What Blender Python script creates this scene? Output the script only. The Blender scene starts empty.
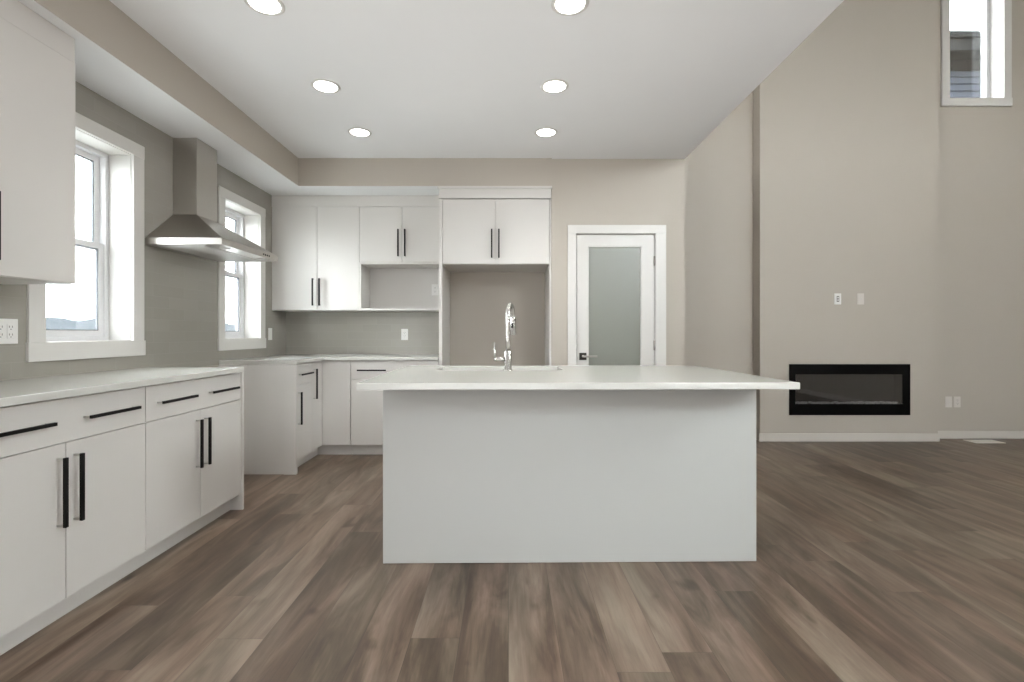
import bpy, bmesh, math, random
from mathutils import Vector, Matrix
random.seed(7)
S = bpy.context.scene
COL = S.collection

# ------------------------------------------------------------------ camera
cam_d = bpy.data.cameras.new('camera'); cam = bpy.data.objects.new('camera', cam_d); COL.objects.link(cam)
CH = 1.13
cam.location = (0, 0, CH); cam.rotation_euler = (math.pi/2, 0, 0)
cam_d.sensor_width = 36.0; cam_d.lens = 490.0/1024.0*36.0
cam_d.shift_x = 3.5/1024.0; cam_d.shift_y = -7.5/1024.0
cam_d.clip_start = 0.02; cam_d.clip_end = 2000
S.camera = cam

# ------------------------------------------------------------------ world, view, large lights
S.view_settings.view_transform = 'Standard'; S.view_settings.look = 'None'
S.view_settings.gamma = 1.0; S.view_settings.use_curve_mapping = False
S.view_settings.exposure = 0.0
w = bpy.data.worlds.new('overcast_sky'); S.world = w; w.use_nodes = True
bg = w.node_tree.nodes['Background']
bg.inputs['Color'].default_value = (0.93, 0.97, 1.0, 1); bg.inputs['Strength'].default_value = 37.0

def area(name, loc, rot, sx, sy, power, color=(1, 1, 1)):
    l = bpy.data.lights.new(name, 'AREA'); l.shape = 'RECTANGLE'; l.size = sx; l.size_y = sy
    l.energy = power; l.color = color
    o = bpy.data.objects.new(name, l); o.location = loc; o.rotation_euler = rot; COL.objects.link(o)
    return o
# added fill lamps behind and beside the camera, standing for unseen windows
area('fill_rear', (-0.35, -3.0, 1.2), (math.radians(95), 0, 0), 2.6, 2.0, 40, (0.98, 0.99, 1.0))
area('fill_left', (-2.22, -0.7, 1.25), (math.radians(95), 0, math.radians(-90)), 1.8, 2.0, 92, (0.98, 0.99, 1.0))  # added fill from the left wall; no door is built there
area('fill_great_room', (3.6, -3.0, 2.8), (math.radians(95), 0, 0), 2.9, 4.2, 17, (1.0, 0.99, 0.97))
area('fill_right', (5.40, 0.4, 2.6), (math.radians(100), 0, math.radians(90)), 3.4, 4.2, 32, (1.0, 0.99, 0.97))
# added fill lamp standing for daylight of an assumed upper floor out of view
area('fill_upper_floor', (-1.2, 3.0, 4.1), (math.radians(90), 0, math.radians(-90)), 3.6, 1.8, 70, (1.0, 0.99, 0.97))
# added fill floating over the kitchen, aimed up to brighten the ceiling
area('ceiling_fill', (0.15, 1.8, 1.32), (math.radians(180), 0, 0), 3.3, 4.4, 14.5, (1.0, 0.99, 0.98))

# ------------------------------------------------------------------ materials
def nodes_of(m):
    m.use_nodes = True
    return m.node_tree.nodes, m.node_tree.links
def pbsdf(m): return m.node_tree.nodes['Principled BSDF']
def mat(name, col, rough=0.5, metal=0.0, noise=0.0, nscale=6.0, bump=0.0, bscale=200.0, spec=0.5, coat=0.0):
    m = bpy.data.materials.new(name); n, l = nodes_of(m); p = pbsdf(m)
    p.inputs['Roughness'].default_value = rough; p.inputs['Metallic'].default_value = metal
    p.inputs['Specular IOR Level'].default_value = spec
    if coat: p.inputs['Coat Weight'].default_value = coat; p.inputs['Coat Roughness'].default_value = 0.05
    p.inputs['Base Color'].default_value = (*col, 1)
    tc = n.new('ShaderNodeTexCoord')
    if noise:
        t = n.new('ShaderNodeTexNoise'); t.inputs['Scale'].default_value = nscale; t.inputs['Detail'].default_value = 3
        l.new(tc.outputs['Object'], t.inputs['Vector'])
        mx = n.new('ShaderNodeMix'); mx.data_type = 'RGBA'
        mx.inputs['A'].default_value = (*[c*(1-noise) for c in col], 1)
        mx.inputs['B'].default_value = (*[min(1, c*(1+noise)) for c in col], 1)
        l.new(t.outputs['Fac'], mx.inputs['Factor']); l.new(mx.outputs['Result'], p.inputs['Base Color'])
    if bump:
        t2 = n.new('ShaderNodeTexNoise'); t2.inputs['Scale'].default_value = bscale; t2.inputs['Detail'].default_value = 2
        l.new(tc.outputs['Object'], t2.inputs['Vector'])
        b = n.new('ShaderNodeBump'); b.inputs['Strength'].default_value = bump; b.inputs['Distance'].default_value = 0.002
        l.new(t2.outputs['Fac'], b.inputs['Height']); l.new(b.outputs['Normal'], p.inputs['Normal'])
    return m

M = {}
M['paint'] = mat('wall_paint', (0.475, 0.435, 0.380), 0.55, noise=0.015, nscale=2, bump=0.06, bscale=260, spec=0.35)
M['ceil'] = mat('ceiling_paint', (0.83, 0.835, 0.835), 0.8, noise=0.01, bump=0.05, bscale=180, spec=0.2)
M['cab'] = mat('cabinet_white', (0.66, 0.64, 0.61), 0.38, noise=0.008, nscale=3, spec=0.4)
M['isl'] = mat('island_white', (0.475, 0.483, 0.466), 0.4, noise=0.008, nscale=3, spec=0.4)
M['trim'] = mat('trim_white', (0.68, 0.665, 0.635), 0.35, noise=0.005, spec=0.4)
M['base'] = mat('baseboard_white', (0.62, 0.585, 0.54), 0.4, noise=0.005, spec=0.35)
M['vinyl'] = mat('window_vinyl', (0.82, 0.82, 0.83), 0.35, noise=0.004)
M['gasket'] = mat('window_gasket', (0.10, 0.105, 0.115), 0.6, noise=0.02)
M['plate'] = mat('outlet_plastic', (0.80, 0.79, 0.77), 0.35, noise=0.004)
M['platebeige'] = mat('painted_plate', (0.64, 0.60, 0.56), 0.4, noise=0.004)
M['slot'] = mat('outlet_slot', (0.10, 0.09, 0.085), 0.6, noise=0.02)
M['quartz'] = mat('white_quartz', (0.61, 0.61, 0.575), 0.13, noise=0.015, nscale=30, spec=0.5)
M['black'] = mat('black_handle', (0.006, 0.0055, 0.0055), 0.45, noise=0.05, nscale=40, spec=0.22)
M['post'] = mat('nickel_post', (0.62, 0.62, 0.60), 0.3, metal=1.0, noise=0.02)
M['steel'] = mat('brushed_steel', (0.56, 0.535, 0.50), 0.30, metal=1.0, noise=0.03, nscale=60)
M['steel_lt'] = mat('hood_liner', (0.72, 0.71, 0.69), 0.42, metal=0.8, noise=0.02)
M['sinksteel'] = mat('sink_steel', (0.5, 0.49, 0.47), 0.38, metal=1.0, noise=0.03)
M['chrome'] = mat('brushed_nickel_faucet', (0.46, 0.45, 0.43), 0.24, metal=1.0, noise=0.01)
M['bronze'] = mat('dark_lever', (0.055, 0.05, 0.045), 0.35, metal=0.6, noise=0.03)
M['hinge'] = mat('hinge_nickel', (0.42, 0.39, 0.36), 0.4, metal=0.9, noise=0.02)
M['fpblack'] = mat('fireplace_black', (0.004, 0.004, 0.004), 0.35, noise=0.05, spec=0.06)
M['fpin'] = mat('firebox_dark', (0.03, 0.028, 0.026), 0.6, noise=0.1)
M['crystal'] = mat('ember_crystal', (0.75, 0.75, 0.75), 0.15, noise=0.15, nscale=50)
M['register'] = mat('register_beige', (0.86, 0.83, 0.76), 0.4, noise=0.01)
M['lapsid'] = mat('neighbour_siding', (0.03, 0.034, 0.043), 0.6, noise=0.04, spec=0.0)
M['eave_lap_shade'] = mat('neighbour_eave_lap_shade', (0.003, 0.0028, 0.0028), 0.6, noise=0.05, spec=0.0)
M['fascia'] = mat('neighbour_fascia', (0.011, 0.0115, 0.012), 0.5, noise=0.04, spec=0.0)
M['gutter'] = mat('neighbour_gutter', (0.009, 0.0095, 0.0105), 0.4, noise=0.03, spec=0.0)
M['frieze'] = mat('neighbour_frieze', (0.0085, 0.0072, 0.007), 0.6, noise=0.05, spec=0.0)
M['roof'] = mat('neighbour_shingle', (0.10, 0.10, 0.105), 0.9, noise=0.15, nscale=8)
M['ground'] = mat('pale_ground', (0.55, 0.56, 0.55), 0.95, noise=0.15, nscale=0.05)
M['hill'] = mat('pale_hills', (0.047, 0.053, 0.058), 0.95, noise=0.1, nscale=0.02, spec=0.0)

def emis(name, col, strength):
    m = bpy.data.materials.new(name); n, l = nodes_of(m)
    p = pbsdf(m); p.inputs['Base Color'].default_value = (0.9, 0.9, 0.88, 1)
    p.inputs['Emission Color'].default_value = (*col, 1); p.inputs['Emission Strength'].default_value = strength
    return m
M['lens'] = emis('downlight_lens', (1.0, 0.96, 0.90), 13.0)

def glass(name, tint=(1, 1, 1), refl=1.0):
    m = bpy.data.materials.new(name); n, l = nodes_of(m)
    n.remove(pbsdf(m)); out = n['Material Output']
    t = n.new('ShaderNodeBsdfTransparent'); t.inputs['Color'].default_value = (*tint, 1)
    g = n.new('ShaderNodeBsdfGlossy'); g.inputs['Roughness'].default_value = 0.01
    f = n.new('ShaderNodeFresnel'); f.inputs['IOR'].default_value = 1.45
    mu = n.new('ShaderNodeMath'); mu.operation = 'MULTIPLY'; mu.inputs[1].default_value = refl
    mx = n.new('ShaderNodeMixShader')
    l.new(f.outputs[0], mu.inputs[0]); l.new(mu.outputs[0], mx.inputs[0])
    l.new(t.outputs[0], mx.inputs[1]); l.new(g.outputs[0], mx.inputs[2]); l.new(mx.outputs[0], out.inputs['Surface'])
    return m
M['glass'] = glass('window_glass', (0.97, 0.98, 0.98), 0.8)
M['fpglass'] = glass('fireplace_glass', (0.75, 0.75, 0.75), 2.6)

def frosted():
    m = bpy.data.materials.new('frosted_glass'); n, l = nodes_of(m); p = pbsdf(m)
    p.inputs['Base Color'].default_value = (0.275, 0.285, 0.25, 1)
    p.inputs['Roughness'].default_value = 0.33; p.inputs['Transmission Weight'].default_value = 0.12
    tc = n.new('ShaderNodeTexCoord'); t = n.new('ShaderNodeTexNoise'); t.inputs['Scale'].default_value = 350
    b = n.new('ShaderNodeBump'); b.inputs['Strength'].default_value = 0.08; b.inputs['Distance'].default_value = 0.001
    l.new(tc.outputs['Object'], t.inputs['Vector']); l.new(t.outputs['Fac'], b.inputs['Height']); l.new(b.outputs['Normal'], p.inputs['Normal'])
    return m
M['frost'] = frosted()

def tile(name, axis):
    m = bpy.data.materials.new(name); n, l = nodes_of(m); p = pbsdf(m)
    tc = n.new('ShaderNodeTexCoord'); sp = n.new('ShaderNodeSeparateXYZ'); cb = n.new('ShaderNodeCombineXYZ')
    l.new(tc.outputs['Object'], sp.inputs[0]); l.new(sp.outputs[axis], cb.inputs[0]); l.new(sp.outputs[2], cb.inputs[1])
    br = n.new('ShaderNodeTexBrick'); l.new(cb.outputs[0], br.inputs['Vector'])
    br.offset = 0.5; br.inputs['Scale'].default_value = 1.0
    br.inputs['Brick Width'].default_value = 0.305; br.inputs['Row Height'].default_value = 0.0765
    br.inputs['Mortar Size'].default_value = 0.0016; br.inputs['Mortar Smooth'].default_value = 0.2
    br.inputs['Color1'].default_value = (0.325, 0.310, 0.275, 1); br.inputs['Color2'].default_value = (0.345, 0.328, 0.292, 1)
    br.inputs['Mortar'].default_value = (0.365, 0.348, 0.312, 1)
    l.new(br.outputs['Color'], p.inputs['Base Color'])
    p.inputs['Roughness'].default_value = 0.24; p.inputs['Specular IOR Level'].default_value = 0.5
    nz = n.new('ShaderNodeTexNoise'); nz.inputs['Scale'].default_value = 9; l.new(cb.outputs[0], nz.inputs['Vector'])
    ad = n.new('ShaderNodeMath'); ad.operation = 'MULTIPLY_ADD'; ad.inputs[1].default_value = -1.0
    mu = n.new('ShaderNodeMath'); mu.operation = 'MULTIPLY'; mu.inputs[1].default_value = 0.5
    l.new(nz.outputs['Fac'], mu.inputs[0]); l.new(br.outputs['Fac'], ad.inputs[0]); l.new(mu.outputs[0], ad.inputs[2])
    b = n.new('ShaderNodeBump'); b.inputs['Strength'].default_value = 0.35; b.inputs['Distance'].default_value = 0.002
    l.new(ad.outputs[0], b.inputs['Height']); l.new(b.outputs['Normal'], p.inputs['Normal'])
    return m
M['tile_left'] = tile('tile_left', 1); M['tile_back'] = tile('tile_back', 0)

def plank_floor():
    m = bpy.data.materials.new('plank_floor'); n, l = nodes_of(m); p = pbsdf(m)
    tc = n.new('ShaderNodeTexCoord'); sp = n.new('ShaderNodeSeparateXYZ'); l.new(tc.outputs['Object'], sp.inputs[0])
    def math_(op, a, b=None, c=None):
        k = n.new('ShaderNodeMath'); k.operation = op
        for i, v in enumerate((a, b, c)):
            if v is None: continue
            if isinstance(v, (int, float)): k.inputs[i].default_value = v
            else: l.new(v, k.inputs[i])
        return k.outputs[0]
    def wn(a, b=None):
        k = n.new('ShaderNodeTexWhiteNoise'); k.noise_dimensions = '2D'
        c = n.new('ShaderNodeCombineXYZ'); l.new(a, c.inputs[0])
        if b is not None: l.new(b, c.inputs[1])
        l.new(c.outputs[0], k.inputs['Vector']); return k
    u = math_('DIVIDE', sp.outputs[0], 0.181)
    row = math_('FLOOR', u); fu = math_('FRACT', u)
    off = math_('MULTIPLY', wn(row).outputs['Value'], 7.3)
    v = math_('ADD', math_('DIVIDE', sp.outputs[1], 1.42), off)
    idx = math_('FLOOR', v); fv = math_('FRACT', v)
    rn = wn(row, idx); r = rn.outputs['Value']
    # grain coordinates, shifted plank by plank
    gx = math_('ADD', sp.outputs[0], math_('MULTIPLY', r, 37.0))
    gy = math_('ADD', sp.outputs[1], math_('MULTIPLY', r, 91.0))
    def noise(sx, sy, scale, detail, rough=0.55, dist=0.0):
        c = n.new('ShaderNodeCombineXYZ'); l.new(math_('MULTIPLY', gx, sx), c.inputs[0]); l.new(math_('MULTIPLY', gy, sy), c.inputs[1])
        t = n.new('ShaderNodeTexNoise'); t.inputs['Scale'].default_value = scale; t.inputs['Detail'].default_value = detail
        t.inputs['Roughness'].default_value = rough; t.inputs['Distortion'].default_value = dist
        l.new(c.outputs[0], t.inputs['Vector']); return t.outputs['Fac']
    blot = noise(3.4, 0.62, 2.3, 4, 0.55, 0.9)
    streak = noise(9, 1.1, 2.0, 4, 0.6, 0.5)
    grain = noise(34, 1.2, 2.4, 5, 0.62, 0.3)
    fine = noise(120, 3.0, 2.0, 3, 0.6)
    knot = noise(4.4, 2.6, 1.5, 2, 0.45, 0.3)
    hue = noise(2.0, 0.4, 1.7, 2, 0.5)
    def mr(a, lo, hi):
        k = n.new('ShaderNodeMapRange'); k.interpolation_type = 'SMOOTHSTEP'; l.new(a, k.inputs['Value'])
        k.inputs['From Min'].default_value = lo; k.inputs['From Max'].default_value = hi; return k.outputs['Result']
    f = math_('ADD', math_('MULTIPLY', math_('SUBTRACT', blot, 0.5), 1.55), 0.5)
    f = math_('ADD', f, math_('MULTIPLY', math_('SUBTRACT', streak, 0.5), 0.62))
    f = math_('ADD', f, math_('MULTIPLY', math_('SUBTRACT', grain, 0.5), 0.40))
    f = math_('ADD', f, math_('MULTIPLY', math_('SUBTRACT', fine, 0.5), 0.14))
    f = math_('ADD', f, math_('MULTIPLY', math_('SUBTRACT', r, 0.5), 0.46))
    f = math_('SUBTRACT', f, math_('MULTIPLY', mr(knot, 0.66, 0.80), 0.42))
    cr = n.new('ShaderNodeValToRGB'); l.new(f, cr.inputs[0])
    e = cr.color_ramp.elements
    e[0].position = 0.0; e[0].color = (0.052, 0.0345, 0.0235, 1)
    e[1].position = 1.0; e[1].color = (0.285, 0.222, 0.172, 1)
    k = e.new(0.33); k.color = (0.104, 0.0715, 0.050, 1)
    k = e.new(0.62); k.color = (0.178, 0.130, 0.097, 1)
    hm = n.new('ShaderNodeMix'); hm.data_type = 'RGBA'; hm.blend_type = 'MULTIPLY'; hm.inputs['Factor'].default_value = 1.0
    hr = n.new('ShaderNodeValToRGB'); l.new(hue, hr.inputs[0])
    hr.color_ramp.elements[0].position = 0.35; hr.color_ramp.elements[0].color = (0.93, 1.0, 0.98, 1)
    hr.color_ramp.elements[1].position = 0.65; hr.color_ramp.elements[1].color = (1.03, 0.985, 0.96, 1)
    l.new(cr.outputs[0], hm.inputs['A']); l.new(hr.outputs[0], hm.inputs['B'])
    # joints
    eu = math_('MINIMUM', fu, math_('SUBTRACT', 1.0, fu)); ev = math_('MINIMUM', fv, math_('SUBTRACT', 1.0, fv))
    ju = math_('LESS_THAN', math_('MULTIPLY', eu, 0.181), 0.0011); jv = math_('LESS_THAN', math_('MULTIPLY', ev, 1.42), 0.0011)
    j = math_('MAXIMUM', ju, jv)
    mx = n.new('ShaderNodeMix'); mx.data_type = 'RGBA'; l.new(math_('MULTIPLY', j, 0.45), mx.inputs['Factor'])
    l.new(hm.outputs['Result'], mx.inputs['A']); mx.inputs['B'].default_value = (0.04, 0.03, 0.024, 1)
    l.new(mx.outputs['Result'], p.inputs['Base Color'])
    l.new(math_('MULTIPLY_ADD', grain, 0.16, 0.24), p.inputs['Roughness']); p.inputs['Specular IOR Level'].default_value = 0.5
    b = n.new('ShaderNodeBump'); b.inputs['Strength'].default_value = 0.18; b.inputs['Distance'].default_value = 0.001
    l.new(math_('SUBTRACT', math_('MULTIPLY', fine, 0.6), j), b.inputs['Height']); l.new(b.outputs['Normal'], p.inputs['Normal'])
    return m
M['floor'] = plank_floor()

# ------------------------------------------------------------------ mesh helpers
def box(bm, x0, x1, y0, y1, z0, z1, bev=0.0, mi=0):
    vs = [bm.verts.new((x, y, z)) for x in (x0, x1) for y in (y0, y1) for z in (z0, z1)]
    fs = [bm.faces.new([vs[i] for i in q]) for q in ((0,1,3,2),(4,6,7,5),(0,4,5,1),(2,3,7,6),(0,2,6,4),(1,5,7,3))]
    for f in fs: f.material_index = mi
    if bev:
        es = list({e for f in fs for e in f.edges})
        r = bmesh.ops.bevel(bm, geom=es, offset=bev, segments=2, affect='EDGES', profile=0.6)
        for f in r['faces']: f.material_index = mi
def tube(bm, pts, rad, seg=14, caps=True, mi=0):
    pts = [Vector(p) for p in pts]; rs = rad if isinstance(rad, (list, tuple)) else [rad]*len(pts)
    rings = []; up = None
    for i, p in enumerate(pts):
        d = (pts[min(i+1, len(pts)-1)] - pts[max(i-1, 0)]).normalized()
        if up is None: up = Vector((0, 0, 1)) if abs(d.z) < 0.9 else Vector((1, 0, 0))
        a = d.cross(up); a.normalize(); b = a.cross(d); b.normalize(); up = b
        rings.append([bm.verts.new(p + a*math.cos(2*math.pi*k/seg)*rs[i] + b*math.sin(2*math.pi*k/seg)*rs[i]) for k in range(seg)])
    for r0, r1 in zip(rings, rings[1:]):
        for k in range(seg):
            f = bm.faces.new((r0[k], r0[(k+1)%seg], r1[(k+1)%seg], r1[k])); f.smooth = True; f.material_index = mi
    if caps:
        f = bm.faces.new(rings[0][::-1]); f.material_index = mi
        f = bm.faces.new(rings[-1]); f.material_index = mi
def lathe(bm, prof, c=(0, 0), seg=32, mi=0, caps=True):
    rings = [[bm.verts.new((c[0]+r*math.cos(2*math.pi*k/seg), c[1]+r*math.sin(2*math.pi*k/seg), z)) for k in range(seg)] for r, z in prof]
    for r0, r1 in zip(rings, rings[1:]):
        for k in range(seg):
            f = bm.faces.new((r0[k], r0[(k+1)%seg], r1[(k+1)%seg], r1[k])); f.smooth = True; f.material_index = mi
    if caps:
        bm.faces.new(rings[0][::-1]); bm.faces.new(rings[-1])
def slab(bm, u0, u1, v0, v1, t0, t1, holes=(), axes='xzy', bev=0.0):
    """a slab in the u-v plane, thickness t0..t1, with rectangular holes (u0,u1,v0,v1)"""
    us = sorted({u0, u1, *[h[0] for h in holes], *[h[1] for h in holes]}); vs = sorted({v0, v1, *[h[2] for h in holes], *[h[3] for h in holes]})
    us = [u for u in us if u0 <= u <= u1]; vs = [v for v in vs if v0 <= v <= v1]
    cache = {}
    def V(i, j, t):
        k = (i, j, t)
        if k not in cache:
            d = {axes[0]: us[i], axes[1]: vs[j], axes[2]: (t0, t1)[t]}
            cache[k] = bm.verts.new((d['x'], d['y'], d['z']))
        return cache[k]
    nu, nv = len(us)-1, len(vs)-1
    def solid(i, j):
        if not (0 <= i < nu and 0 <= j < nv): return False
        cu, cv = (us[i]+us[i+1])/2, (vs[j]+vs[j+1])/2
        return not any(h[0] < cu < h[1] and h[2] < cv < h[3] for h in holes)
    for i in range(nu):
        for j in range(nv):
            if not solid(i, j): continue
            bm.faces.new((V(i,j,0), V(i+1,j,0), V(i+1,j+1,0), V(i,j+1,0))); bm.faces.new((V(i,j,1), V(i,j+1,1), V(i+1,j+1,1), V(i+1,j,1)))
            for di, dj, a, b in ((-1,0,(i,j),(i,j+1)), (1,0,(i+1,j),(i+1,j+1)), (0,-1,(i,j),(i+1,j)), (0,1,(i,j+1),(i+1,j+1))):
                if not solid(i+di, j+dj): bm.faces.new((V(*a,0), V(*b,0), V(*b,1), V(*a,1)))
    bmesh.ops.recalc_face_normals(bm, faces=bm.faces[:])
    if bev:
        es = [e for e in bm.edges if len(e.link_faces) == 2 and e.calc_face_angle(0) > 0.5]
        bmesh.ops.bevel(bm, geom=es, offset=bev, segments=2, affect='EDGES', profile=0.6)
def ring(bm, u0, u1, v0, v1, wd, t0, t1, axes='xzy', bev=0.0):
    slab(bm, u0, u1, v0, v1, t0, t1, [(u0+wd, u1-wd, v0+wd, v1-wd)], axes, bev)
def obj(name, bm, m, parent=None):
    bmesh.ops.recalc_face_normals(bm, faces=bm.faces[:])
    me = bpy.data.meshes.new(name); bm.to_mesh(me); bm.free()
    for x in (m if isinstance(m, (list, tuple)) else [m]): me.materials.append(M[x] if isinstance(x, str) else x)
    o = bpy.data.objects.new(name, me); COL.objects.link(o)
    if parent is not None: o.parent = parent
    return o
def BM(): return bmesh.new()
def bxo(name, dims, m, parent=None, bev=0.0):
    bm = BM(); box(bm, *dims, bev=bev); return obj(name, bm, m, parent)
def struct(name, bm, m, parent=None):
    o = obj(name, bm, m, parent)
    if parent is None: o['kind'] = 'structure'
    return o
def tag(o, label, cat, group=None):
    o['label'] = label; o['category'] = cat
    if group: o['group'] = group
    return o
def thing(name, label, cat, loc=(0, 0, 0), rz=0.0, group=None):
    o = bpy.data.objects.new(name, None); COL.objects.link(o); o.location = loc; o.rotation_euler = (0, 0, rz)
    return tag(o, label, cat, group)
def copy_tree(o, parent=None):
    c = o.copy(); COL.objects.link(c)
    if parent is not None: c.parent = parent
    for ch in [k for k in bpy.data.objects if k.parent == o]: copy_tree(ch, c)
    return c
def relabel(o, label): o['label'] = label; return o

# ------------------------------------------------------------------ the room
XL, XC, XR = -2.33, 1.622, 5.57          # left wall, edge of the kitchen ceiling, right wall
YB, YP, YG, YF = 5.12, 4.52, 5.278, 5.136 # kitchen back wall, pantry wall, great room back wall, fireplace chase
YR = -3.2                                 # wall behind the camera
HC, HS, HG = 2.74, 2.485, 5.6             # kitchen ceiling, soffit underside, great room ceiling
W1 = (2.440, 3.033); W2 = (3.992, 4.582); WZ = (1.077, 2.243)
GW = (4.73, 5.33, 3.651, 5.25)
FP = (2.939, 4.20, 0.276, 0.810)
FH = (2.985, 4.155, 0.345, 0.752)         # hole of the firebox

bm = BM(); box(bm, XL-0.2, XR+0.2, YR-0.2, YG+0.2, -0.15, 0); struct('floor', bm, 'floor')
bm = BM(); box(bm, XL, XC, YR, YB, HC, HC+0.012); struct('ceiling', bm, 'ceil')
bm = BM(); box(bm, XL-0.2, XR, YR, YG, HG, HG+0.1); struct('ceiling_great_room', bm, 'ceil')
bm = BM(); slab(bm, YR-0.2, YG+0.2, 0, HG, XL-0.2, XL, [(*W1, *WZ), (*W2, *WZ)], 'yzx'); struct('wall_left', bm, 'paint')
bm = BM(); slab(bm, 0.6, YB, 0.88, HS, XL, XL+0.008, [(*W1, *WZ), (*W2, *WZ)], 'yzx'); struct('wall_backsplash_left', bm, 'tile_left')
bm = BM(); box(bm, XL, 0.50, YB, YG+0.2, 0, HG); struct('wall_back', bm, 'paint')
bm = BM(); box(bm, XL+0.008, -0.66, YB-0.008, YB, 0.88, 1.40); struct('wall_backsplash_back', bm, 'tile_back')
bm = BM(); slab(bm, 0.396, XC, 0, HC, YP, YP+0.11, [(0.612, 1.364, 0.0, 2.062)], 'xzy'); struct('wall_pantry', bm, 'paint')
bm = BM(); box(bm, 0.396, 0.50, YP+0.11, YB, 0, HC); struct('wall_pantry_left', bm, 'paint')
bm = BM(); box(bm, XC-0.11, XC, YP+0.11, YG, 0, HC); struct('wall_pantry_right', bm, 'paint')
bm = BM(); slab(bm, YR, YG, HC+0.012, HG, XC-0.11, XC, [(0.6, 5.0, 3.0, 5.2)], 'yzx'); struct('wall_upper', bm, 'paint')
bm = BM(); slab(bm, 0.50, XR+0.2, 0, HG, YG, YG+0.2, [GW], 'xzy'); struct('wall_great_room', bm, 'paint')
bm = BM(); slab(bm, 2.636, 4.50, 0, HG, YF, YG, [FH], 'xzy'); struct('wall_fireplace', bm, 'paint')
bm = BM(); slab(bm, YR, YG, 0, HG, XR, XR+0.2, [(-0.3, 1.1, 2.9, 4.7)], 'yzx'); struct('wall_right', bm, 'paint')
bm = BM(); slab(bm, XL-0.2, XR+0.2, 0, HG, YR-0.2, YR, [(2.75, 4.45, 2.9, 4.7)], 'xzy'); struct('wall_rear', bm, 'paint')
# dropped soffit over the wall cabinets: painted sides, white underside
bm = BM(); box(bm, XL, -1.93, YR, YB, HS, HC); box(bm, -1.93, 0.396, 4.50, YB, HS, HC)
for f in bm.faces:
    f.normal_update(); c = f.calc_center_median()
    f.material_index = 1 if abs(c.z - HS) < 1e-4 else 0
struct('wall_soffit', bm, ['paint', 'ceil'])

def baseboard(name, x0, x1, y0, y1):
    bm = BM(); box(bm, x0, x1, y0, y1, 0, 0.083, 0.004); struct(name, bm, 'base')
baseboard('baseboard_fireplace', 2.624, 4.512, YF-0.012, YF)
baseboard('baseboard_great_room_right', 4.512, XR, YG-0.012, YG)
baseboard('baseboard_great_room_left', XC, 2.624, YG-0.012, YG)
baseboard('baseboard_right', XR-0.012, XR, YR, YG-0.012)
baseboard('baseboard_pantry', 1.452, XC+0.012, YP-0.012, YP)
baseboard('baseboard_pantry_side', XC, XC+0.012, YP, YG-0.012)

# ------------------------------------------------------------------ windows
def window(name, loc, rz, w, h, hung=True, casing=0.078, apron=0.085, frame=0.045):
    root = bpy.data.objects.new(name, None); COL.objects.link(root); root['kind'] = 'structure'
    root.location = loc; root.rotation_euler = (0, 0, rz)
    a, b = -w/2, w/2
    bm = BM()
    box(bm, a-casing, a+0.009, -0.019, -0.0002, 0.009, h-0.009, 0.002); box(bm, b-0.009, b+casing, -0.019, -0.0002, 0.009, h-0.009, 0.002)
    box(bm, a-casing, b+casing, -0.021, -0.0002, h-0.009, h+0.070, 0.002); box(bm, a-casing-0.006, b+casing+0.006, -0.023, -0.0002, -apron, 0.009, 0.002)
    obj('window_casing', bm, 'trim', root)
    bm = BM(); ring(bm, a, b, 0, h, 0.012, 0.0, 0.150); obj('window_jamb', bm, 'trim', root)
    a2, b2 = a+0.012, b-0.012
    bm = BM(); ring(bm, a2, b2, 0.012, h-0.012, frame*0.55 if hung else frame, 0.135, 0.195, bev=0.002); obj('window_frame', bm, 'vinyl', root)
    if hung:
        fw = frame*0.55; x0, x1, z0, z1 = a2+fw, b2-fw, 0.012+fw, h-0.012-fw; mid = h*0.497
        for nm, za, zb, y in (('upper_sash', mid-0.02, z1, 0.172), ('lower_sash', z0, mid+0.02, 0.146)):
            bm = BM(); ring(bm, x0, x1, za, zb, 0.034, y, y+0.024, bev=0.002); s = obj(nm, bm, 'vinyl', root)
            bm = BM(); ring(bm, x0+0.033, x1-0.033, za+0.033, zb-0.033, 0.006, y+0.004, y+0.019); obj('gasket', bm, 'gasket', s)
            obj('pane', (lambda q: (box(q, x0+0.034, x1-0.034, y+0.010, y+0.014, za+0.034, zb-0.034), q)[1])(BM()), 'glass', s)
        bm = BM(); box(bm, -0.03, 0.03, 0.138, 0.150, mid+0.012, mid+0.026, 0.002); obj('sash_lock', bm, 'vinyl', root)
    else:
        x0, x1, z0, z1 = a2+frame, b2-frame, 0.012+frame*0.3, h-0.012-frame
        bm = BM(); ring(bm, x0-0.001, x1+0.001, 0.012+frame-0.001, z1+0.001, 0.005, 0.152, 0.172); obj('gasket', bm, 'vinyl', root)
        obj('pane', (lambda q: (box(q, x0, x1, 0.160, 0.164, 0.012+frame-0.004, z1), q)[1])(BM()), 'glass', root)
    return root
window('window_1', (XL, sum(W1)/2, WZ[0]), math.pi/2, W1[1]-W1[0], WZ[1]-WZ[0])
window('window_2', (XL, sum(W2)/2, WZ[0]), math.pi/2, W2[1]-W2[0], WZ[1]-WZ[0])
window('window_3', ((GW[0]+GW[1])/2, YG, GW[2]), 0, GW[1]-GW[0], GW[3]-GW[2], hung=False, casing=0.072, apron=0.078, frame=0.040)
window('window_4', (3.6, YR, 2.9), math.pi, 1.7, 1.8, hung=False)
window('window_5', (XR, 0.4, 2.9), -math.pi/2, 1.4, 1.8, hung=False)

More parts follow.
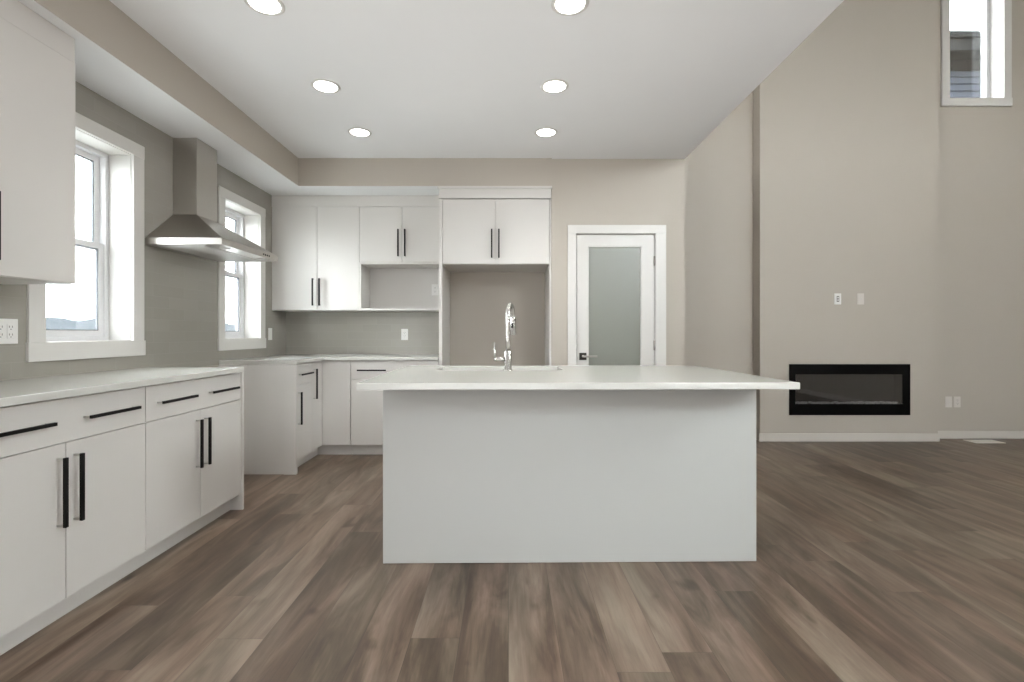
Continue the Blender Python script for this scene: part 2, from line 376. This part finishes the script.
# ------------------------------------------------------------------ pantry door
dr = bpy.data.objects.new('door_1', None); COL.objects.link(dr); dr['kind'] = 'structure'; dr.location = (0.988, YP, 0)
bm = BM()
box(bm, -0.442, -0.366, -0.018, 0, 0, 2.050, 0.002); box(bm, 0.366, 0.461, -0.018, 0, 0, 2.050, 0.002); box(bm, -0.442, 0.461, -0.020, 0, 2.050, 2.127, 0.002)
obj('door_casing', bm, 'trim', dr)
bm = BM(); box(bm, -0.376, -0.362, 0, 0.11, 0, 2.060); box(bm, 0.362, 0.376, 0, 0.11, 0, 2.060); box(bm, -0.362, 0.362, 0, 0.11, 2.047, 2.060)
obj('door_jamb', bm, 'trim', dr)
bm = BM(); slab(bm, -0.358, 0.359, 0.008, 2.043, 0.010, 0.045, [(-0.254, 0.243, 0.24, 1.938)], 'xzy', bev=0.002); sl = obj('door_slab', bm, 'trim', dr)
bm = BM(); ring(bm, -0.256, 0.245, 0.238, 1.940, 0.011, 0.014, 0.041); obj('glazing_bead', bm, 'trim', sl)
bm = BM(); box(bm, -0.247, 0.236, 0.026, 0.031, 0.248, 1.931); obj('frosted_pane', bm, 'frost', sl)
for z in (1.80, 1.02, 0.22):
    bm = BM(); tube(bm, [(0.361, 0.004, z-0.045), (0.361, 0.004, z+0.045)], 0.0075, 10); box(bm, 0.352, 0.361, 0.004, 0.0095, z-0.044, z+0.044); obj('hinge', bm, 'hinge', dr)
bm = BM(); box(bm, -0.334, -0.268, 0.0, 0.010, 0.885, 0.952, 0.002); hd = obj('lever_handle', bm, 'bronze', dr)
bm = BM(); tube(bm, [(-0.301, 0.0, 0.92), (-0.301, -0.048, 0.92)], 0.011, 14); box(bm, -0.312, -0.178, -0.058, -0.044, 0.911, 0.929, 0.004); obj('lever', bm, 'hinge', hd)

# ------------------------------------------------------------------ cabinets (local x along the run, y into the wall)
def handle(parent, x, z, length=0.265, vert=True, y=0.0):
    bm = BM(); h = length/2; wd = 0.0065
    if vert:
        box(bm, x-wd, x+wd, y-0.038, y-0.026, z-h, z+h, 0.001, 0)
        for s in (-1, 1): box(bm, x-0.004, x+0.004, y-0.027, y, z+s*(h-0.006)-0.004, z+s*(h-0.006)+0.004, 0, 1)
    else:
        box(bm, x-h, x+h, y-0.038, y-0.026, z-wd, z+wd, 0.001, 0)
        for s in (-1, 1): box(bm, x+s*(h-0.006)-0.004, x+s*(h-0.006)+0.004, y-0.027, y, z-0.004, z+0.004, 0, 1)
    return obj('handle', bm, ['black', 'post'], parent)
G = 0.0018
def front(root, name, x0, x1, z0, z1, mt='cab'):
    return bxo(name, (x0+G, x1-G, 0, 0.019, z0+G, z1-G), mt, root, 0.0012)
def carcass(root, w, d, z0, z1, mt='cab', x0=0.0):
    bm = BM(); box(bm, x0+0.0005, x0+w-0.0005, 0.0205, d, z0, z1); return obj('carcass', bm, mt, root)
def toe(root, w, mt='cab', x0=0.0):
    return bxo('toe_kick', (x0, x0+w, 0.068, 0.08, 0, 0.1), mt, root)
def base_pair(label, loc, rz, w, depth, end_panel=0.0):
    """one wide drawer with two handles over two doors"""
    r = thing('base_cabinet', label, 'cabinet', loc, rz, 'white base cabinets')
    carcass(r, w, depth, 0.1, 0.882); toe(r, w)
    d = front(r, 'drawer', 0, w, 0.708, 0.880); handle(d, w*0.25, 0.793, vert=False); handle(d, w*0.75, 0.793, vert=False)
    a = front(r, 'door', 0, w/2, 0.102, 0.708); handle(a, w/2-0.036, 0.525)
    b = front(r, 'door', w/2, w, 0.102, 0.708); handle(b, w/2+0.036, 0.525)
    if end_panel: bxo('end_panel', (w, w+end_panel, -0.012, depth, 0, 0.882), 'cab', r, 0.0015)
    return r
FX = -1.715                       # door face of the left run
DEP = FX - XL - 0.001             # depth of the left run
R90 = math.pi/2
base_pair('white base cabinet at the near left edge, cut off by the picture', (FX, 1.482, 0), R90, 0.834, DEP)
base_pair('white base cabinet at the range-gap end of the left worktop, drawer over two doors', (FX, 2.316, 0), R90, 0.822, DEP, 0.018)
base_pair('white base cabinet nearest the camera side, beyond the left picture edge', (FX, 0.648, 0), R90, 0.834, DEP)

# cabinet beyond the range gap: end panel, stile, drawer + door
r = thing('base_cabinet', 'narrow white base cabinet beside the range gap, one drawer over one door', 'cabinet', (FX, 3.930, 0), R90, 'white base cabinets')
bxo('end_panel', (0, 0.018, 0.085, DEP-0.002, 0, 0.882), 'cab', r, 0.0015)
bxo('front_stile', (-0.010, 0.022, -0.015, 0.085, 0, 0.882), 'cab', r, 0.0015)
carcass(r, 0.325, DEP, 0.1, 0.882, x0=0.022); toe(r, 0.325, x0=0.022)
d = front(r, 'drawer', 0.022, 0.347, 0.708, 0.880); handle(d, 0.185, 0.793, 0.23, vert=False)
d = front(r, 'door', 0.022, 0.347, 0.102, 0.708); handle(d, 0.060, 0.52)
# corner cabinet: one door on each run
YF0 = 4.510                       # door face of the back run
r = thing('corner_cabinet', 'white corner base cabinet with folding doors where the two runs meet', 'cabinet', (FX, YF0, 0))
bm = BM()
box(bm, -(DEP-0.002), -0.0205, -0.232, YB-YF0-0.010, 0.1, 0.882); box(bm, -0.0205, 0.258, 0.0205, YB-YF0-0.010, 0.1, 0.882); obj('carcass', bm, 'cab', r)
bm = BM(); box(bm, -0.080, -0.068, -0.232, 0.080, 0, 0.1); box(bm, -0.068, 0.258, 0.068, 0.080, 0, 0.1); obj('toe_kick', bm, 'cab', r)
d1 = bxo('door', (-0.019, 0, -0.231, -0.002, 0.104, 0.878), 'cab', r, 0.0012)
hb = BM(); box(hb, 0.026, 0.038, -0.208, -0.195, 0.555, 0.82, 0.001, 0)
for z in (0.561, 0.814): box(hb, 0, 0.027, -0.2055, -0.1975, z-0.004, z+0.004, 0, 1)
obj('handle', hb, ['black', 'post'], d1)
bxo('door', (0.002, 0.256, 0, 0.019, 0.104, 0.878), 'cab', r, 0.0012)
# drawer base on the back run
r = base_pair('white base cabinet on the back run, partly behind the island', (-1.455, YF0, 0), 0, 0.81, YB-YF0-0.010)

# worktops
bm = BM(); box(bm, XL+0.009, -1.693, 0.64, 3.140, 0.884, 0.914, 0.003)
tag(obj('countertop', bm, 'quartz'), 'white quartz worktop along the left wall under the near window', 'countertop', 'white quartz worktops')
bm = BM()
xa, xb, xe, ya, yb, yc = XL+0.009, -1.693, -0.645, 3.925, 4.488, YB-0.009
v = [bm.verts.new((x, y, 0.884)) for x, y in ((xa, ya), (xb, ya), (xb, yb), (xe, yb), (xe, yc), (xa, yc))]
f = bm.faces.new(v); e = bmesh.ops.extrude_face_region(bm, geom=[f])
for k in e['geom']:
    if isinstance(k, bmesh.types.BMVert): k.co.z = 0.914
bmesh.ops.recalc_face_normals(bm, faces=bm.faces[:])
bmesh.ops.bevel(bm, geom=bm.edges[:], offset=0.003, segments=2, affect='EDGES')
tag(obj('countertop', bm, 'quartz'), 'white quartz L-shaped worktop wrapping the far left corner', 'countertop', 'white quartz worktops')

# wall cabinets
UZ0, UZ1 = 1.356, 2.372
def filler(root, x0, x1, depth, z1=HS-0.001):
    bm = BM(); box(bm, x0, x1, 0.004, depth, UZ1+0.001, z1, 0.001); obj('top_filler', bm, 'cab', root)
# near left, cut by the picture edge
r = thing('upper_cabinet', 'white wall cabinet at the near left edge beside the first window', 'cabinet', (-1.99, 1.432, 0), R90, 'white wall cabinets')
bm = BM(); box(bm, 0.0005, 0.822, 0.0205, 0.330, UZ0, UZ1); obj('carcass', bm, 'cab', r)
a = front(r, 'door', 0, 0.411, UZ0, UZ1); handle(a, 0.411-0.04, 1.545)
b = front(r, 'door', 0.411, 0.822, UZ0, UZ1); handle(b, 0.411+0.036, 1.545)
filler(r, 0, 0.822, 0.330)
# back wall, tall pair
YU = 4.80
r = thing('upper_cabinet', 'tall white wall cabinet in the back left corner with two doors', 'cabinet', (-2.283, YU, 0), 0, 'white wall cabinets')
bm = BM(); box(bm, 0.0, 0.822, 0.0205, YB-YU-0.001, UZ0, UZ1); obj('carcass', bm, 'cab', r)
a = front(r, 'door', 0, 0.407, UZ0, UZ1); handle(a, 0.407-0.033, 1.535)
b = front(r, 'door', 0.407, 0.822, UZ0, UZ1); handle(b, 0.407+0.033, 1.535)
filler(r, -0.044, 0.822, YB-YU-0.001)
bxo('side_filler', (-0.037, 0.0, 0.006, 0.03, UZ0, UZ1), 'cab', r)
# back wall, over the microwave niche
r = thing('upper_cabinet', 'white wall cabinet with two short doors above an open microwave niche', 'cabinet', (-1.461, YU, 0), 0, 'white wall cabinets')
UD = YB-YU-0.001; UW = 0.797
bm = BM(); box(bm, 0.0, UW, 0.0205, UD, 1.826, UZ1)
obj('carcass', bm, 'cab', r)
bm = BM(); box(bm, 0, 0.016, 0.0, UD, UZ0, 1.810); box(bm, UW-0.016, UW, 0.0, UD, UZ0, 1.810); box(bm, 0.016, UW-0.016, UD-0.012, UD, UZ0+0.022, 1.810)
box(bm, 0, UW, 0.0, UD, 1.810, 1.826)
obj('open_niche', bm, 'cab', r)
bxo('niche_shelf', (0.016, UW-0.016, -0.004, UD, UZ0, UZ0+0.022), 'cab', r, 0.0012)
a = front(r, 'door', 0, 0.418, 1.827, UZ1); handle(a, 0.418-0.033, 2.015)
b = front(r, 'door', 0.418, UW, 1.827, UZ1); handle(b, 0.418+0.033, 2.015)
filler(r, 0, UW, UD)

# fridge surround
YC = 4.515
r = thing('fridge_cabinet', 'white cabinet over the empty fridge alcove, with full-height side panels', 'cabinet', (-0.641, YC, 0))
FD = YB-YC-0.001
bxo('side_panel', (0.0, 0.030, 0.0, FD, 0, 2.372), 'cab', r, 0.001)
bxo('side_panel', (1.020, 1.034, 0.0, FD, 0, 2.372), 'cab', r, 0.001)
bm = BM(); box(bm, 0.0305, 1.0195, 0.0205, FD, 1.769, 2.372); obj('carcass', bm, 'cab', r)
a = bxo('door', (0.0335, 0.5205, -0.002, 0.019, 1.772, 2.366), 'cab', r, 0.0012); handle(a, 0.522-0.035, 1.955, y=-0.002)
b = bxo('door', (0.5235, 1.012, -0.002, 0.019, 1.772, 2.366), 'cab', r, 0.0012); handle(b, 0.522+0.031, 1.955, y=-0.002)
bm = BM(); box(bm, 0.0, 1.034, -0.012, FD, 2.374, HS-0.022, 0.001); box(bm, -0.010, 1.041, -0.022, 0.003, HS-0.021, HS-0.001, 0.002); obj('crown_trim', bm, 'cab', r)

# ------------------------------------------------------------------ island
IC = Vector((0.302, 2.71, 0)); IR = math.radians(0.75)
r = thing('kitchen_island', 'large white kitchen island with plain seating-side panel', 'island', IC, IR)
IW = 0.922
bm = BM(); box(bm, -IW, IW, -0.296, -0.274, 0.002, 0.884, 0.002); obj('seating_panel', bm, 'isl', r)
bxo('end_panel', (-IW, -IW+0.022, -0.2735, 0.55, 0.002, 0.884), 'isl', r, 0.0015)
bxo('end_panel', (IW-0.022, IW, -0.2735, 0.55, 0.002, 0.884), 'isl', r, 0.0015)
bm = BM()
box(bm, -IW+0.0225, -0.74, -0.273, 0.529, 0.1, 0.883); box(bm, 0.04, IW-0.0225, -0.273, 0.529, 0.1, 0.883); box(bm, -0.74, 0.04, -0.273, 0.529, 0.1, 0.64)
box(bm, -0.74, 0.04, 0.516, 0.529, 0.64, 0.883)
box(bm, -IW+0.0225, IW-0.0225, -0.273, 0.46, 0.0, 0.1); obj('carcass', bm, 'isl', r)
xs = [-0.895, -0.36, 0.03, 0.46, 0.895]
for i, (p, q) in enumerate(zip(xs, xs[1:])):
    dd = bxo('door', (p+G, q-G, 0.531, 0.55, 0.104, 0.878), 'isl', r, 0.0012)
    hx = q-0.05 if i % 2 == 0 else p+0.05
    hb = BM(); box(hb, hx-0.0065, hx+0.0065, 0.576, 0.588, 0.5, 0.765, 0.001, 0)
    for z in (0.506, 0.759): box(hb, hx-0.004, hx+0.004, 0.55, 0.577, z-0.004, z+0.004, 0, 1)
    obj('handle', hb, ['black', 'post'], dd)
SK = (-0.725, 0.025, 0.185, 0.505)            # sink opening in island coordinates
bm = BM(); slab(bm, -0.973, 0.974, -0.568, 0.605, 0.8842, 0.914, [SK], 'xyz', bev=0.003)
ct = obj('island_countertop', bm, 'quartz'); ct.location = IC; ct.rotation_euler = (0, 0, IR)
tag(ct, 'white quartz island top overhanging its seating side, holding the sink', 'countertop')
# sink
r = thing('sink', 'stainless undermount sink set into the island top', 'sink', IC + Vector((0, 0, 0)), IR)
bm = BM(); x0, x1, y0, y1 = SK[0]-0.004, SK[1]+0.004, SK[2]-0.004, SK[3]+0.004; zt, zb = 0.8835, 0.665; t = 0.003
slab(bm, x0-t, x1+t, y0-t, y1+t, zb, zt, [(x0, x1, y0, y1)], 'xyz'); box(bm, x0-t, x1+t, y0-t, y1+t, zb-t, zb)
obj('bowl', bm, 'sinksteel', r)
bm = BM(); lathe(bm, [(0.001, zb+0.001), (0.030, zb+0.001), (0.044, zb+0.0035), (0.046, zb+0.001)], ((x0+x1)/2, (y0+y1)/2)); obj('drain', bm, 'chrome', r)
# faucet
FXc, FYc = -0.003, 2.845
r = thing('faucet', 'tall brushed nickel pull-down faucet on the island sink', 'faucet', (FXc, FYc, 0.914), math.radians(-12))
bm = BM(); lathe(bm, [(0.0005, 0.0), (0.027, 0.0), (0.027, 0.006), (0.0215, 0.009), (0.0215, 0.112), (0.019, 0.116), (0.0005, 0.116)]); obj('base', bm, 'chrome', r)
path = [(0, 0, 0.11), (0, 0, 0.18), (0, 0, 0.26), (0, 0, 0.315)]
R = 0.072
for k in range(1, 13):
    a = math.pi*k/12*0.98
    path.append((0, R-R*math.cos(a), 0.315+R*math.sin(a)))
bm = BM(); tube(bm, path, 0.0135, 16); obj('spout', bm, 'chrome', r)
ye, ze = path[-1][1], path[-1][2]
bm = BM(); tube(bm, [(0, ye, ze+0.004), (0, ye, ze-0.01), (0, ye+0.002, ze-0.05), (0, ye+0.004, ze-0.105), (0, ye+0.004, ze-0.112)], [0.0145, 0.017, 0.0175, 0.019, 0.016], 18); sh = obj('spray_head', bm, 'chrome', r)
bm = BM(); tube(bm, [(0, ye+0.002, ze-0.018), (0, ye+0.002, ze-0.024)], 0.0182, 18); box(bm, -0.005, 0.005, ye-0.021, ye-0.014, ze-0.07, ze-0.04, 0.001); obj('spray_button', bm, 'black', sh)
bm = BM(); tube(bm, [(-0.015, 0, 0.066), (-0.062, 0, 0.066), (-0.080, 0, 0.066)], [0.0125, 0.0125, 0.0115], 14)
tube(bm, [(-0.074, 0, 0.066), (-0.078, 0, 0.10), (-0.080, 0, 0.165)], [0.0085, 0.0065, 0.0055], 12); obj('lever', bm, 'chrome', r)

# ------------------------------------------------------------------ range hood
HX, HY0, HY1 = XL+0.0085, 3.128, 3.888
r = thing('range_hood', 'stainless steel pyramid chimney range hood between the two windows', 'range hood', (HX, 3.508, 1.70))
hw = (HY1-HY0)/2; hd_ = 0.4925
bm = BM(); slab(bm, 0, hd_, -hw, hw, 0.0, 0.042, [], 'xyz', bev=0.0015); obj('rim', bm, 'steel', r)
bm = BM()
cx, cw, ct_, cz = 0.165, 0.118, 0.252, 0.0425
lo = [(0, -hw+0.001), (hd_-0.001, -hw+0.001), (hd_-0.001, hw-0.001), (0, hw-0.001)]; hi = [(0, -cw), (cx, -cw), (cx, cw), (0, cw)]
vl = [bm.verts.new((*p, cz)) for p in lo]; vh = [bm.verts.new((*p, ct_)) for p in hi]
bm.faces.new(vl[::-1]); bm.faces.new(vh)
for k in range(4): bm.faces.new((vl[k], vl[(k+1)%4], vh[(k+1)%4], vh[k]))
obj('canopy', bm, 'steel', r)
bxo('chimney', (0, cx, -cw, cw, ct_+0.0005, HS-1.70-0.001), 'steel', r, 0.0012)
for s in (-1, 1):
    bm = BM(); y0, y1 = (s*0.185-0.175, s*0.185+0.175)
    box(bm, 0.06, hd_-0.12, y0, y1, -0.004, -0.0005, 0.001)
    for k in range(9):
        yy = y0+0.03+k*0.036; box(bm, 0.085, hd_-0.145, yy, yy+0.012, -0.0065, -0.0035)
    obj('grease_filter', bm, 'steel_lt', r)
for s in (-1, 1):
    bm = BM(); lathe(bm, [(0.0005, -0.005), (0.028, -0.005), (0.032, -0.0005), (0.0005, -0.0005)], (hd_-0.065, s*0.23)); obj('hood_lamp', bm, 'steel_lt', r)
bm = BM(); box(bm, hd_-0.0005, hd_+0.003, 0.13, 0.245, 0.010, 0.031, 0.001); cp = obj('control_panel', bm, 'steel', r)
for k in range(4):
    bm = BM(); y = 0.145+k*0.028
    tube(bm, [(hd_+0.002, y, 0.0205), (hd_+0.006, y, 0.0205)], 0.007, 12); obj('button', bm, 'black', cp)

# ------------------------------------------------------------------ fireplace
FW, FHt = FP[1]-FP[0], FP[3]-FP[2]
r = thing('electric_fireplace', 'wide black linear electric fireplace set in the great room wall', 'fireplace', ((FP[0]+FP[1])/2, YF, FP[2]))
bm = BM(); slab(bm, -FW/2, FW/2, 0, FHt, -0.016, -0.0005, [(-FW/2+0.060, FW/2-0.070, 0.116, FHt-0.108)], 'xzy', bev=0.002); obj('frame', bm, 'fpblack', r)
bm = BM(); hx0, hx1, hz0, hz1 = FH[0]-(FP[0]+FP[1])/2+0.003, FH[1]-(FP[0]+FP[1])/2-0.003, FH[2]-FP[2]+0.003, FH[3]-FP[2]-0.003
ring(bm, hx0, hx1, hz0, hz1, 0.012, 0.001, 0.130); box(bm, hx0, hx1, 0.130, 0.134, hz0, hz1); obj('firebox', bm, 'fpin', r)
bm = BM(); box(bm, -FW/2+0.058, FW/2-0.068, -0.007, -0.003, 0.114, FHt-0.106); obj('glass_front', bm, 'fpglass', r)
bm = BM(); random.seed(3)
for k in range(190):
    x = random.uniform(hx0+0.03, hx1-0.018); y = random.uniform(0.012, 0.10); s = random.uniform(0.009, 0.018)
    bmesh.ops.create_icosphere(bm, subdivisions=1, radius=s, matrix=Matrix.Translation((x, y, 0.118+s*0.45-0.004)) @ Matrix.Rotation(random.random()*3, 4, 'X') @ Matrix.Diagonal((1.2, 0.9, 0.8, 1)))
o = obj('ember_crystals', bm, 'crystal', r); o['kind'] = 'stuff'
bm = BM(); box(bm, hx0+0.013, hx1-0.013, 0.004, 0.128, hz0+0.013, 0.112); obj('ember_tray', bm, 'fpblack', r)

# ------------------------------------------------------------------ outlets and plates (local x across, y into wall)
def outlet(label, loc, rz, gangs=('duplex',), m='plate', cat='outlet', w=0.070, h=0.116):
    r = thing('wall_outlet', label, cat, loc, rz, 'wall outlets and plates')
    n = len(gangs); W = w if n == 1 else w+0.046*(n-1)
    bxo('cover_plate', (-W/2, W/2, -0.006, -0.0005, -h/2, h/2), m, r, 0.002)
    for i, g in enumerate(gangs):
        cx = (i-(n-1)/2)*0.046
        if g == 'duplex':
            bm = BM(); box(bm, cx-0.017, cx+0.017, -0.008, -0.006, -0.034, 0.034, 0.0015); rc = obj('receptacle', bm, m, r)
            bm = BM()
            for z in (-0.018, 0.018):
                box(bm, cx-0.008, cx-0.0055, -0.0084, -0.0078, z-0.001, z+0.008); box(bm, cx+0.0055, cx+0.008, -0.0084, -0.0078, z-0.001, z+0.008)
                tube(bm, [(cx, -0.0084, z-0.008), (cx, -0.0078, z-0.008)], 0.0025, 8)
            obj('slots', bm, 'slot', rc)
        elif g == 'switch':
            bm = BM(); box(bm, cx-0.017, cx+0.017, -0.009, -0.006, -0.034, 0.034, 0.0015); obj('rocker', bm, m, r)
        elif g == 'recess':
            bm = BM(); box(bm, cx-0.013, cx+0.013, -0.0075, -0.006, -0.030, 0.030, 0.001); obj('recessed_socket', bm, 'slot', r)
            bm = BM(); box(bm, cx-0.007, cx+0.007, -0.0085, -0.0075, 0.004, 0.022, 0.0005); box(bm, cx-0.007, cx+0.007, -0.0085, -0.0075, -0.022, -0.004, 0.0005); obj('receptacle', bm, m, r)
        elif g == 'jack':
            bm = BM(); tube(bm, [(cx, -0.006, 0), (cx, -0.014, 0)], 0.005, 10); obj('cable_jack', bm, 'post', r)
    return r
TL = XL+0.008; TB = YB-0.008
outlet('double outlet on the tiled wall left of the near window', (TL, 2.256, 1.14), R90, ('duplex', 'duplex'))
outlet('narrow switch plate on the tiled wall beside the far window', (TL, 4.768, 1.125), R90, ('switch',))
outlet('white outlet on the back tile under the microwave niche', (-1.083, TB, 1.12), 0, ('duplex',))
outlet('white outlet inside the open microwave niche', (-0.765, YU+0.319-0.012, 1.585), 0, ('duplex',))
outlet('socket plate with dark opening above the fireplace', ((837.6-508.5)*0.01048, YF, 1.492), 0, ('recess',))
outlet('blank cable plate right of the socket above the fireplace', ((860.4-508.5)*0.01048, YF, 1.492), 0, ('jack',), m='platebeige')
outlet('cable plate low on the wall right of the fireplace, nearer it', (4.737, YG, 0.393), 0, ('jack',), m='platebeige')
outlet('outlet low on the wall right of the fireplace, farther from it', (4.830, YG, 0.393), 0, ('duplex',), m='platebeige')

# ------------------------------------------------------------------ floor register
r = thing('floor_register', 'beige floor vent register by the right baseboard', 'vent', (4.965, 5.115, 0), 0)
bm = BM(); slab(bm, -0.152, 0.152, -0.075, 0.075, 0.0005, 0.006, [(-0.13, 0.13, -0.053, 0.053)], 'xyz', bev=0.001); obj('rim', bm, 'register', r)
bm = BM()
for k in range(17):
    x = -0.126+k*0.0156; box(bm, x, x+0.009, -0.054, 0.054, 0.0008, 0.0045)
box(bm, -0.13, 0.13, -0.004, 0.004, 0.001, 0.005); obj('louvers', bm, 'register', r)

# ------------------------------------------------------------------ recessed lights
def downlight():
    r = thing('recessed_light', 'x', 'ceiling light', (0, 0, HC), 0, 'recessed ceiling lights')
    bm = BM(); lathe(bm, [(0.072, -0.0005), (0.072, -0.004), (0.084, -0.0055), (0.092, -0.0025), (0.092, -0.0005)], caps=False); obj('trim_ring', bm, 'trim', r)
    bm = BM(); lathe(bm, [(0.0005, -0.0042), (0.073, -0.0038)], caps=False); obj('lens', bm, 'lens', r)
    l = bpy.data.lights.new('downlight_beam', 'SPOT'); l.energy = 45; l.spot_size = math.radians(100); l.spot_blend = 1.0; l.shadow_soft_size = 0.07; l.color = (1.0, 0.965, 0.92)
    o = bpy.data.objects.new('downlight_beam', l); COL.objects.link(o); o.location = (0, 0, -0.012); o.parent = r
    return r
p0 = downlight()
cols = ((-1.19, 'window-side row'), (0.300, 'island-side row'))
rows = ((3.92, 'farthest from the camera'), (3.19, 'middle one'), (2.39, 'nearest the camera, at the top picture edge'))
first = True
for x, cn in cols:
    for y, rn in rows:
        o = p0 if first else copy_tree(p0); first = False
        o.location = (x, y, HC); relabel(o, 'round recessed ceiling light in the %s, %s' % (cn, rn))

# ------------------------------------------------------------------ outside
r = thing('house', 'neighbouring house with blue-grey lap siding seen through the high window', 'house', (9.0, 10.0, -0.6))
bm = BM(); z = 0.0; L = 0.142
while z < 7.07:
    z1 = min(z+L, 7.08)
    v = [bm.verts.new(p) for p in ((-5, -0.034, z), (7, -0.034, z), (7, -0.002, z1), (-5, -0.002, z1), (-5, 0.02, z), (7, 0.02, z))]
    bm.faces.new(v[:4]); bm.faces.new((v[0], v[4], v[5], v[1])).material_index = 1; z += L  # dark undersides paint in the shadow line below each lap
obj('lap_siding', bm, ['lapsid', 'eave_lap_shade'], r)
bxo('wall_body', (-5, 7, 0.02, 8, 0, 7.29), 'lapsid', r)
bxo('frieze_board', (-5, 7, -0.04, 0.019, 7.08, 7.295), 'frieze', r)
bxo('eave_soffit', (-5.3, 7.3, -0.5, -0.001, 7.30, 7.32), 'eave_lap_shade', r)
bxo('fascia', (-5.3, 7.3, -0.52, -0.501, 7.22, 7.57), 'fascia', r)
bm = BM(); tube(bm, [(-5.3, -0.58, 7.485), (7.3, -0.58, 7.485)], 0.058, 12); obj('gutter', bm, 'gutter', r)
bm = BM()
v = [bm.verts.new(p) for p in ((-5.3, -0.52, 7.58), (7.3, -0.52, 7.58), (7.3, 4.0, 9.1), (-5.3, 4.0, 9.1), (-5.3, 8.5, 7.58), (7.3, 8.5, 7.58))]
bm.faces.new(v[:4]); bm.faces.new((v[3], v[2], v[5], v[4])); obj('roof', bm, 'roof', r)
bm = BM(); box(bm, -700, 300, -300, 1100, -0.9, -0.6); struct('ground', bm, 'ground')
bm = BM(); prev = None; random.seed(11)
for k in range(151):
    y = -300+k*9.0; h = 15+6*math.sin(k*0.21)+4*math.sin(k*0.57+1)+random.uniform(-1, 1); x = -420
    a, b, c = bm.verts.new((x, y, -0.7)), bm.verts.new((x-60, y, max(2, h))), bm.verts.new((x-160, y, -0.7))
    if prev:
        for q, s in (((prev[0], a, b, prev[1])), 0), ((prev[1], b, c, prev[2]), 0): bm.faces.new(q)
    prev = (a, b, c)
struct('hills', bm, 'hill')
